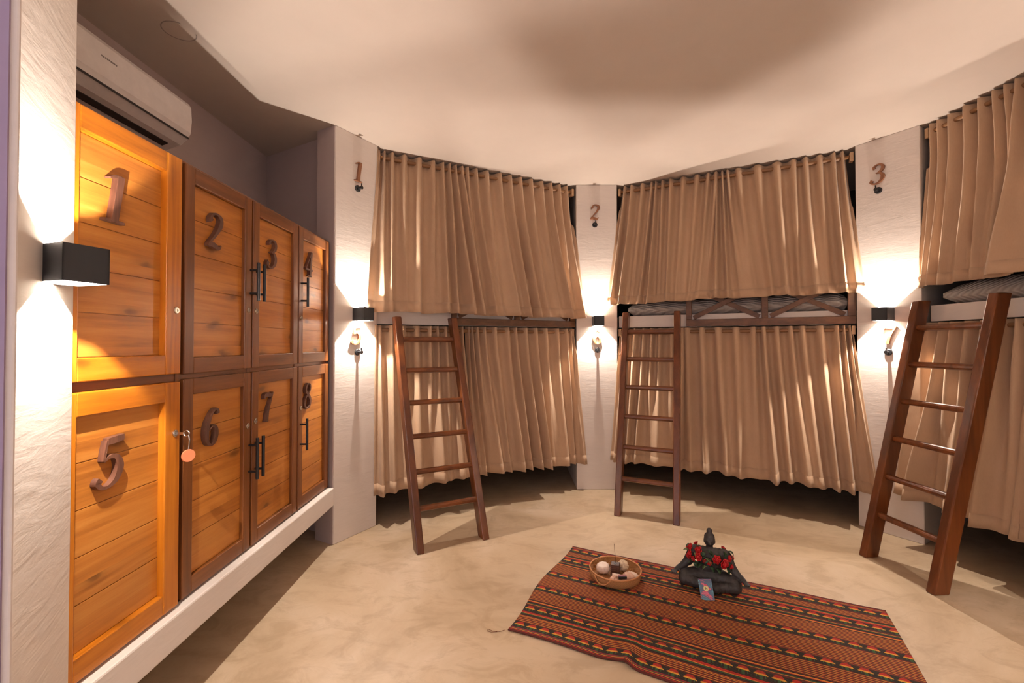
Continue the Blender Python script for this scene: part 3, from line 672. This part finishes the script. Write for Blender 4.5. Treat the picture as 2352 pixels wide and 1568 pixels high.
bm = BM(); NU, NV = 110, 60; uvl = bm.loops.layers.uv.new('UVMap'); top_ = []
rr = random.Random(5)
def rug_pt(i, j):
    a, b = i / NU, j / NV
    x = a * RW; y = b * RD
    y += (.012 * math.sin(a * 7 + .6) + .016 * math.exp(-((a - .315) / .03) ** 2)) * (1 - b) ** 2
    x += .013 * math.sin(b * 7.5 + 1.0) * (1 - a) ** 3
    z = .005 + .0022 * (math.sin(a * 16 + b * 3) + math.sin(a * 9 - b * 11)) * .5 + .0022
    z += .012 * math.exp(-((a - .335 - .06 * b) / .018) ** 2) * math.exp(-(b / .16) ** 2)
    z += .006 * math.exp(-((b - .12 - .15 * a) / .03) ** 2)*math.exp(-((a-.5)/.3)**2)
    return RC + ru * x + rv * y + Vector((0, 0, z))
for i in range(NU + 1): top_.append([bm.verts.new(rug_pt(i, j)) for j in range(NV + 1)])
low_ = [[bm.verts.new(rug_pt(i, j) - Vector((0, 0, .0035))) for j in range(NV + 1)] for i in range(NU + 1)]
def rf(vs, ij):
    f = bm.faces.new(vs)
    for l, (i, j) in zip(f.loops, ij): l[uvl].uv = (i / NU * RW, j / NV)
for i in range(NU):
    for j in range(NV):
        ij = [(i, j), (i + 1, j), (i + 1, j + 1), (i, j + 1)]
        rf([top_[a][b] for a, b in ij], ij); rf([low_[a][b] for a, b in ij][::-1], ij[::-1])
for i in range(NU):
    for j, s in ((0, 1), (NV, -1)):
        ij = [(i, j), (i + 1, j)]; q = [low_[i][j], low_[i + 1][j], top_[i + 1][j], top_[i][j]]; rf(q[::s], ([(i, j), (i + 1, j), (i + 1, j), (i, j)])[::s])
for j in range(NV):
    for i, s in ((0, -1), (NU, 1)):
        q = [low_[i][j], low_[i][j + 1], top_[i][j + 1], top_[i][j]]; rf(q[::s], ([(i, j), (i, j + 1), (i, j + 1), (i, j)])[::s])
rug = obj('woven_rug', bm, rug_mat(), smooth=True, origin=(RC + ru * RW / 2 + rv * RD / 2))
tag(rug, 'red, orange and green striped woven rug lying on the cement floor', 'rug')
bm = BM(); e = RC + Vector((0, 0, .005))
tube(bm, [e, e + Vector((-.02, -.006, -.002)), e + Vector((-.05, .0, -.003)), e + Vector((-.068, .012, -.003)), e + Vector((-.072, .0, -.003)), e + Vector((-.055, -.008, -.003)), e + Vector((-.03, -.006, -.003))], .0009, 6)
obj('loose_thread', bm, plain('brown_thread', srgb(110, 60, 30), .8), rug)
RT = .0085                                               # height of the rug's upper side

# ------------------------------------------------------------------ seated statue
fr2 = Vector((-.40, -.917, 0)).normalized(); rt2 = Vector((-fr2.y, fr2.x, 0)) * 1.0
SB = Vector((.955, 2.215, RT - .002))
def sp_(x, y, z): return SB + rt2 * x + (-fr2) * y + Vector((0, 0, z))
def statue_mat():
    t = NT('dark_stone', .55)
    n_ = t.noise(t.coord(), 22, 6, .65); t.color(t.ramp(n_, [(.3, srgb(34, 32, 32)), (.55, srgb(56, 52, 51)), (.8, srgb(80, 74, 70))]).outputs[0]); t.bump(t.noise(t.coord(), 120, 4), .3, .003)
    return t.m
def cap(bm, a, b, ra, rb, n=7):
    a, b = Vector(a), Vector(b)
    for i in range(n + 1):
        f = i / n; p = a.lerp(b, f); ball(bm, sp_(*p), ra + (rb - ra) * f, 2)
from mathutils import Quaternion
qz = Quaternion((0, 0, 1), math.atan2(rt2.y, rt2.x))
bm = BM()
ball(bm, sp_(0, .012, .045), 1, 3, (.075, .060, .045), qz); ball(bm, sp_(0, .006, .090), 1, 3, (.056, .042, .050), qz)
ball(bm, sp_(0, .004, .135), 1, 3, (.072, .042, .044), qz); cap(bm, (-.064, .006, .156), (.064, .006, .156), .024, .024)
cap(bm, (0, .006, .16), (0, .0, .194), .020, .015)
ball(bm, sp_(0, -.002, .216), 1, 3, (.026, .027, .030), qz); ball(bm, sp_(0, 0, .230), 1, 3, (.0245, .026, .022), qz)
ball(bm, sp_(0, .002, .256), 1, 3, (.0135, .0135, .016), qz)
ball(bm, sp_(0, -.030, .212), 1, 2, (.0045, .006, .009), qz)                       # nose
for s in (-1, 1):
    ball(bm, sp_(s * .0235, 0, .210), 1, 2, (.0035, .006, .012), qz)               # long ears
    ball(bm, sp_(s * .009, -.0265, .219), 1, 2, (.006, .003, .003), qz)            # closed eyelids
    cap(bm, (s * .035, .004, .046), (s * .108, -.028, .036), .040, .033); cap(bm, (s * .112, -.042, .028), (-s * .028, -.080, .023), .028, .019)
    cap(bm, (-s * .028, -.078, .028), (-s * .055, -.064, .032), .016, .011, 4)      # foot
    cap(bm, (s * .072, .000, .150), (s * .096, -.008, .102), .027, .023); cap(bm, (s * .096, -.008, .102), (s * .134, -.028, .068), .022, .013)
    cap(bm, (s * .134, -.026, .074), (s * .146, -.036, .064), .0125, .012, 3)       # palm
    for q, (dx, dy, ln) in enumerate(((.000, -.014, .018), (.007, -.010, .021), (.013, -.005, .020), (.017, .002, .015))):
        a_ = Vector((s * (.146 + dx * .45), -.036 + dy * .6, .063)); cap(bm, a_, (a_.x + s * dx * .8 + s * .004, a_.y - ln * .8, a_.z - .010), .0050, .0040, 4)
    cap(bm, (s * .140, -.038, .068), (s * .130, -.054, .064), .0050, .0040, 4)      # thumb
ball(bm, sp_(0, -.029, .203), 1, 2, (.0065, .003, .0022), qz)
st = obj('seated_statue', bm, statue_mat(), smooth=True, origin=SB)
rm = st.modifiers.new('remesh', 'REMESH'); rm.mode = 'VOXEL'; rm.voxel_size = .0026; rm.use_smooth_shade = True
sm_ = st.modifiers.new('smooth', 'SMOOTH'); sm_.factor = .5; sm_.iterations = 4
tag(st, 'dark stone meditating statue with crossed legs sitting on the rug', 'statue')
# garland of red roses round the shoulders
gar = thing('flower_garland', 'garland of red roses and green leaves draped round the shoulders of the statue', 'garland', sp_(0, 0, .15), None)
mred = plain('red_petals', srgb(190, 18, 24), .55); mdr = plain('leaf_green', srgb(44, 74, 46), .5); mlg = plain('pale_leaf_green', srgb(110, 130, 84), .5)
def rose(c, r, seed):
    rg = random.Random(seed); bm = BM(); c = Vector(c)
    ax = (c - sp_(0, .01, .14)).normalized(); a1 = ax.orthogonal().normalized(); a2 = ax.cross(a1)
    for ring, (nn_, rad, tilt) in enumerate(((3, .30, .25), (5, .62, .6), (6, .95, 1.0))):
        for q in range(nn_):
            an = 2 * math.pi * (q + .5 * ring) / nn_ + rg.uniform(-.2, .2); dr = a1 * math.cos(an) + a2 * math.sin(an); td = ax.cross(dr)
            g = []
            for iu in range(5):
                row_ = []
                for iv in range(5):
                    fu = iu / 4 * 2 - 1; fv = iv / 4
                    wd = r * (.62 + .1 * ring) * math.sin(math.pi * (.15 + .75 * fv)) ; 
                    p = c + dr * r * rad * (.35 + .65 * fv ** 1.2) + td * fu * wd - dr * (fu * fu) * r * .28 + ax * r * (.75 * fv ** (.8) * (1.15 - .28 * ring) - .1 + (-.25 * max(0, fv - .7) * ring))
                    row_.append(bm.verts.new(p))
                g.append(row_)
            for iu in range(4):
                for iv in range(4): bm.faces.new([g[iu][iv], g[iu + 1][iv], g[iu + 1][iv + 1], g[iu][iv + 1]])
    ball(bm, c + ax * r * .25, r * .42, 2)
    o = obj('rose', bm, mred, gar, smooth=True); so = o.modifiers.new('solid', 'SOLIDIFY'); so.thickness = .0008
for i, (x, y, z, r) in enumerate([(-.082, -.030, .180, .019), (-.046, -.050, .178, .022), (-.084, -.038, .150, .019), (-.046, -.064, .152, .021), (-.092, -.020, .132, .017), (-.070, -.050, .134, .015),
                                  (.030, -.064, .154, .023), (.062, -.058, .138, .027), (.084, -.030, .154, .018), (.092, -.026, .116, .016), (.0, -.066, .132, .013), (-.02, -.062, .136, .012),
                                  (-.06, .045, .165, .018), (0, .055, .162, .019), (.06, .048, .160, .018), (-.096, .018, .150, .016), (.096, .012, .140, .016)]): rose(sp_(x, y, z), r, i)
def leaf(a, b, wd, mat, bend=.006):
    a, b = Vector(a), Vector(b); d = (b - a); s_ = d.cross(Vector((0, 0, 1))); s_ = (s_ if s_.length > 1e-4 else Vector((1, 0, 0))).normalized(); u_ = s_.cross(d).normalized()
    bm = BM(); rows = []
    for i in range(7):
        f = i / 6; w_ = wd * math.sin(math.pi * min(.98, .04 + f * .94)) ** .8; c = a + d * f + u_ * bend * math.sin(math.pi * f)
        rows.append([bm.verts.new(c - s_ * w_ + u_ * w_ * .25), bm.verts.new(c), bm.verts.new(c + s_ * w_ + u_ * w_ * .25)])
    for A, B in zip(rows, rows[1:]):
        for q in (0, 1): bm.faces.new([A[q], A[q + 1], B[q + 1], B[q]])
    o = obj('leaf', bm, mat, gar, smooth=True); so = o.modifiers.new('solid', 'SOLIDIFY'); so.thickness = .0006
rg = random.Random(9)
lf = [((-.08, -.03, .160), (-.118, -.035, .160), mlg), ((-.055, -.045, .18), (-.062, -.05, .200), mdr), ((-.02, -.06, .15), (.012, -.072, .125), mlg), ((.0, -.05, .17), (.018, -.06, .145), mdr), ((-.01, -.045, .18), (.015, -.05, .16), mdr), ((.066, -.03, .155), (.060, -.035, .185), mdr), ((.03, -.045, .165), (.05, -.05, .150), mdr), ((-.03, -.06, .12), (-.05, -.07, .100), mdr), ((-.01, -.065, .115), (-.03, -.072, .098), mlg), ((.0, -.06, .115), (.02, -.075, .095), mdr), ((.03, -.06, .112), (.045, -.07, .09), mdr), ((-.08, -.02, .115), (-.095, -.03, .095), mdr), ((.075, -.03, .11), (.098, -.035, .100), mdr), ((.075, -.02, .105), (.085, -.03, .08), mdr), ((-.065, -.035, .12), (-.06, -.05, .095), mdr), ((-.05, -.05, .16), (-.062, -.062, .150), mlg)]
for _ in range(34):
    an = rg.uniform(0, 2 * math.pi); x, y = .090 * math.cos(an), -.004 + .056 * math.sin(an); z = rg.uniform(.126, .178)
    lf.append(((x * .9, y * .9, z), (x * 1.18, y * 1.2, z + rg.uniform(-.025, .012)), mdr))
for a, b, m_ in lf: leaf(sp_(*a), sp_(*b), .012, m_)
# patterned card leaning against the statue's shin
cd = thing('pocket_card', 'small pink and teal patterned card leaning on the statue in the middle of the rug', 'card', sp_(-.004, -.122, 0))
def card_mat():
    t = NT('marbled_card', .35)
    v = t.coord((1, 1, 2.2)); n_ = t.noise(v, 17, 3, .6, .8)
    t.color(t.ramp(n_, [(.30, srgb(196, 44, 84)), (.38, srgb(220, 110, 130)), (.43, srgb(86, 96, 124)), (.53, srgb(84, 130, 150)), (.62, srgb(130, 196, 196)), (.70, srgb(226, 226, 214))]).outputs[0]); return t.m
cbot = sp_(-.006, -.150, 0); cup = (sp_(-.022, -.096, .068) - cbot).normalized(); cr = rt2; cn = cr.cross(cup).normalized()
cr = cup.cross(cn).normalized() * (1 if cup.cross(cn).dot(rt2) > 0 else -1)
if cn.dot(fr2) < 0: cn = -cn
bm = BM(); obox(bm, cbot + cup * .044 + cn * .001, cr, cn, cup, .029, .0012, .044); obj('card_body', bm, card_mat(), cd, bevel=.0008)
bm = BM(); lathe(bm, [(.0115, 0), (.0115, .0006)], cbot + cup * .048 + cn * .0022, 24, cr, cup, cn); obj('round_emblem', bm, plain('pale_yellow_print', srgb(222, 214, 150), .4), cd)
bm = BM(); q = cbot + cup * .048 + cn * .0029
obox(bm, q - cr * .002, cr, cn, cup, .001, .0003, .006); obox(bm, q + cr * .002 , cr, cn, cup, .003, .0003, .001); obox(bm, q + cr * .004 - cup * .002, cr, cn, cup, .001, .0003, .003)
obj('emblem_mark', bm, plain('dark_print', srgb(60, 70, 60), .5), cd)

# ------------------------------------------------------------------ basket with shells and incense
BC = Vector((.515, 2.285, RT))
def rattan():
    t = NT('woven_rattan', .6)
    c = t.n('ShaderNodeTexCoord'); sp = t.n('ShaderNodeSeparateXYZ'); t.link(c.outputs['Object'], sp.inputs[0])
    an = t.math('ARCTAN2', sp.outputs[1], sp.outputs[0])
    a = t.math('SINE', t.math('MULTIPLY', an, 70.0)); b = t.math('SINE', t.math('MULTIPLY', sp.outputs[2], 1300.0))
    wv = t.math('MULTIPLY', a, b); f = t.math('MULTIPLY_ADD', wv, .5, .5)
    t.color(t.mix(f, srgb(136, 84, 44), srgb(206, 150, 92))); t.bump(f, .8, .003); return t.m
mr = rattan()
bk = thing('shell_basket', 'shallow round rattan basket of shells on the rug left of the statue', 'basket', BC)
bm = BM(); lathe(bm, [(.1, 0), (.118, .001), (.123, .012), (.127, .042), (.122, .042), (.117, .012), (.11, .006), (.02, .006)], BC, 72); obj('bowl', bm, mr, bk, smooth=True)
bm = BM(); tube(bm, [BC + Vector((math.cos(a) * .1245, math.sin(a) * .1245, .0425)) for a in [2 * math.pi * i / 64 for i in range(65)]], .0038, 8, cap=False); obj('rim', bm, plain('rattan_rim', srgb(196, 134, 82), .5), bk, smooth=True)
bm = BM()
ca = math.radians(228)
tube(bm, [BC + Vector((math.cos(ca + t_ * .34) * (.129 + .004), math.sin(ca + t_ * .34) * .133, .043 - .030 * (1 - abs(t_) ** 2.2))) for t_ in [i / 8 - 1 for i in range(17)]], .0034, 8); obj('loop_handle', bm, plain('rattan_loop', srgb(196, 134, 82), .5), bk, smooth=True)
mshell = plain('white_shell', srgb(232, 208, 190), .45, bump=.3, bscale=60); mcoral = plain('cream_coral', srgb(226, 202, 170), .8, bump=1, bscale=160)
mpink = plain('pinkish_shell', srgb(226, 184, 160), .4, bump=.3, bscale=60)
z0 = RT + .0065
def shell(name, c, r, sc, rot, mat, label, ribs=0, hole=False, sub=4, lump=0):
    bm = BM(); ball(bm, (0, 0, 0), 1, sub); rg = random.Random(label)
    ph = rg.uniform(0, 6)
    for v in bm.verts:
        d = v.co.normalized(); an = math.atan2(d.y, d.x); k = 1.0
        if ribs: k += .06 * math.sin(an * ribs) * (1 - d.z ** 2) ** .5
        if hole and d.z > .70: k *= 1 - .45 * ((d.z - .70) / .30) ** .6
        if lump: k += lump * (math.sin(d.x * 5 + ph) + math.sin(d.y * 6 + ph * 2) + math.sin(d.z * 5 + ph)) * .33
        v.co = Vector((d.x * sc[0], d.y * sc[1], d.z * sc[2])) * k * r
    mt = rot.to_matrix()
    for v in bm.verts: v.co = mt @ v.co
    lo = min(v.co.z for v in bm.verts)
    for v in bm.verts: v.co += Vector((c[0], c[1], z0 - lo + c[2]))
    o = obj(name, bm, mat, smooth=True); return tag(o, label, 'shell' if 'shell' in name else name.split('_')[-1])
from mathutils import Euler
shell('round_seashell', (BC.x - .056, BC.y + .022, 0), .034, (1, .95, .80), Euler((.15, -.1, 0)), mshell, 'white round urchin shell with a hole, at the left in the basket', ribs=10, hole=True)
# faceted coral lump
bm = BM(); bmesh.ops.create_cube(bm, size=.046, matrix=Matrix.Translation((BC.x + .048, BC.y + .040, z0 + .030)) @ Euler((.5, .6, .3)).to_matrix().to_4x4())
bmesh.ops.bevel(bm, geom=bm.edges[:], offset=.009, segments=2, affect='EDGES')
bmesh.ops.subdivide_edges(bm, edges=bm.edges[:], cuts=2, use_grid_fill=True)
rg = random.Random(2)
for v in bm.verts: v.co += Vector((rg.uniform(-1, 1), rg.uniform(-1, 1), rg.uniform(-1, 1))) * .0009
lo = min(v.co.z for v in bm.verts)
for v in bm.verts: v.co.z += z0 - lo
tag(obj('coral_lump', bm, mcoral, smooth=True), 'cream pitted coral lump at the back right of the basket', 'coral')
shell('flat_seashell', (BC.x + .078, BC.y - .028, .0), .030, (1.1, .75, .42), Euler((.2, .1, -.5)), mshell, 'flat ribbed white shell at the right in the basket', ribs=14)
shell('spiral_seashell', (BC.x + .050, BC.y - .066, .0), .028, (1.05, .85, .75), Euler((.3, .2, .2)), mpink, 'pinkish rounded shell at the front right of the basket', ribs=8, lump=.18)
shell('conch_seashell', (BC.x - .022, BC.y - .078, .0), .026, (1.15, .7, .7), Euler((.1, .3, .9)), mpink, 'pinkish lumpy shell at the front of the basket', ribs=6, lump=.25)
shell('cream_seashell', (BC.x + .004, BC.y - .045, .0), .022, (1.2, .6, .6), Euler((0, .2, -.3)), mshell, 'small cream shell behind the black lighter in the basket', ribs=9, lump=.2)
# lighter lying across the shells
lg = thing('lighter', 'small black and pink lighter lying on the shells at the basket front', 'lighter', (BC.x + .012, BC.y - .088, z0 + .030))
bm = BM(); obox(bm, (BC.x + .014, BC.y - .092, z0 + .036), (1, .05, 0), (0, 1, 0), (0, 0, 1), .020, .005, .0055); obj('lighter_body', bm, M['black'], lg, bevel=.002)
bm = BM(); obox(bm, (BC.x + .014, BC.y - .086, z0 + .043), (1, .05, 0), (0, 1, 0), (0, 0, 1), .019, .0045, .0035); obj('pink_side', bm, plain('pink_plastic', srgb(190, 130, 140), .35), lg, bevel=.0015)
# incense block and stick
ib = thing('incense_holder', 'dark carved wooden incense block in the middle of the basket', 'incense holder', (BC.x + .003, BC.y + .012, z0))
mdk = wood('dark_incense_wood', srgb(46, 24, 16), srgb(78, 46, 32), srgb(100, 64, 46), 'Z', .5, knots=False, scale=3)
ex, ey = Vector((.94, -.34, 0)), Vector((.34, .94, 0)); cc = Vector((BC.x + .003, BC.y + .012, z0))
bm = BM(); obox(bm, cc + Vector((0, 0, .027)), ex, ey, (0, 0, 1), .021, .021, .027); obj('block', bm, mdk, ib, bevel=.002)
bm = BM()
for i in range(5): obox(bm, cc + Vector((0, 0, .008 + i * .0095)), ex, ey, (0, 0, 1), .0222, .0222, .0016)
obj('carved_band', bm, plain('worn_brown_band', srgb(96, 62, 46), .6), ib)
bm = BM(); lathe(bm, [(.009, 0), (.009, .0015), (.006, .0018)], cc + Vector((0, 0, .0538)), 20); obj('cup', bm, M['black'], ib)
bm = BM(); tube(bm, [cc + Vector((.002, 0, .054)), cc + Vector((-.001, .0, .10)), cc + Vector((-.006, 0, .152))], .0011, 6)
tag(obj('incense_stick', bm, plain('incense_brown', srgb(96, 56, 34), .9)), 'thin brown incense stick standing upright in the block in the basket', 'incense stick')
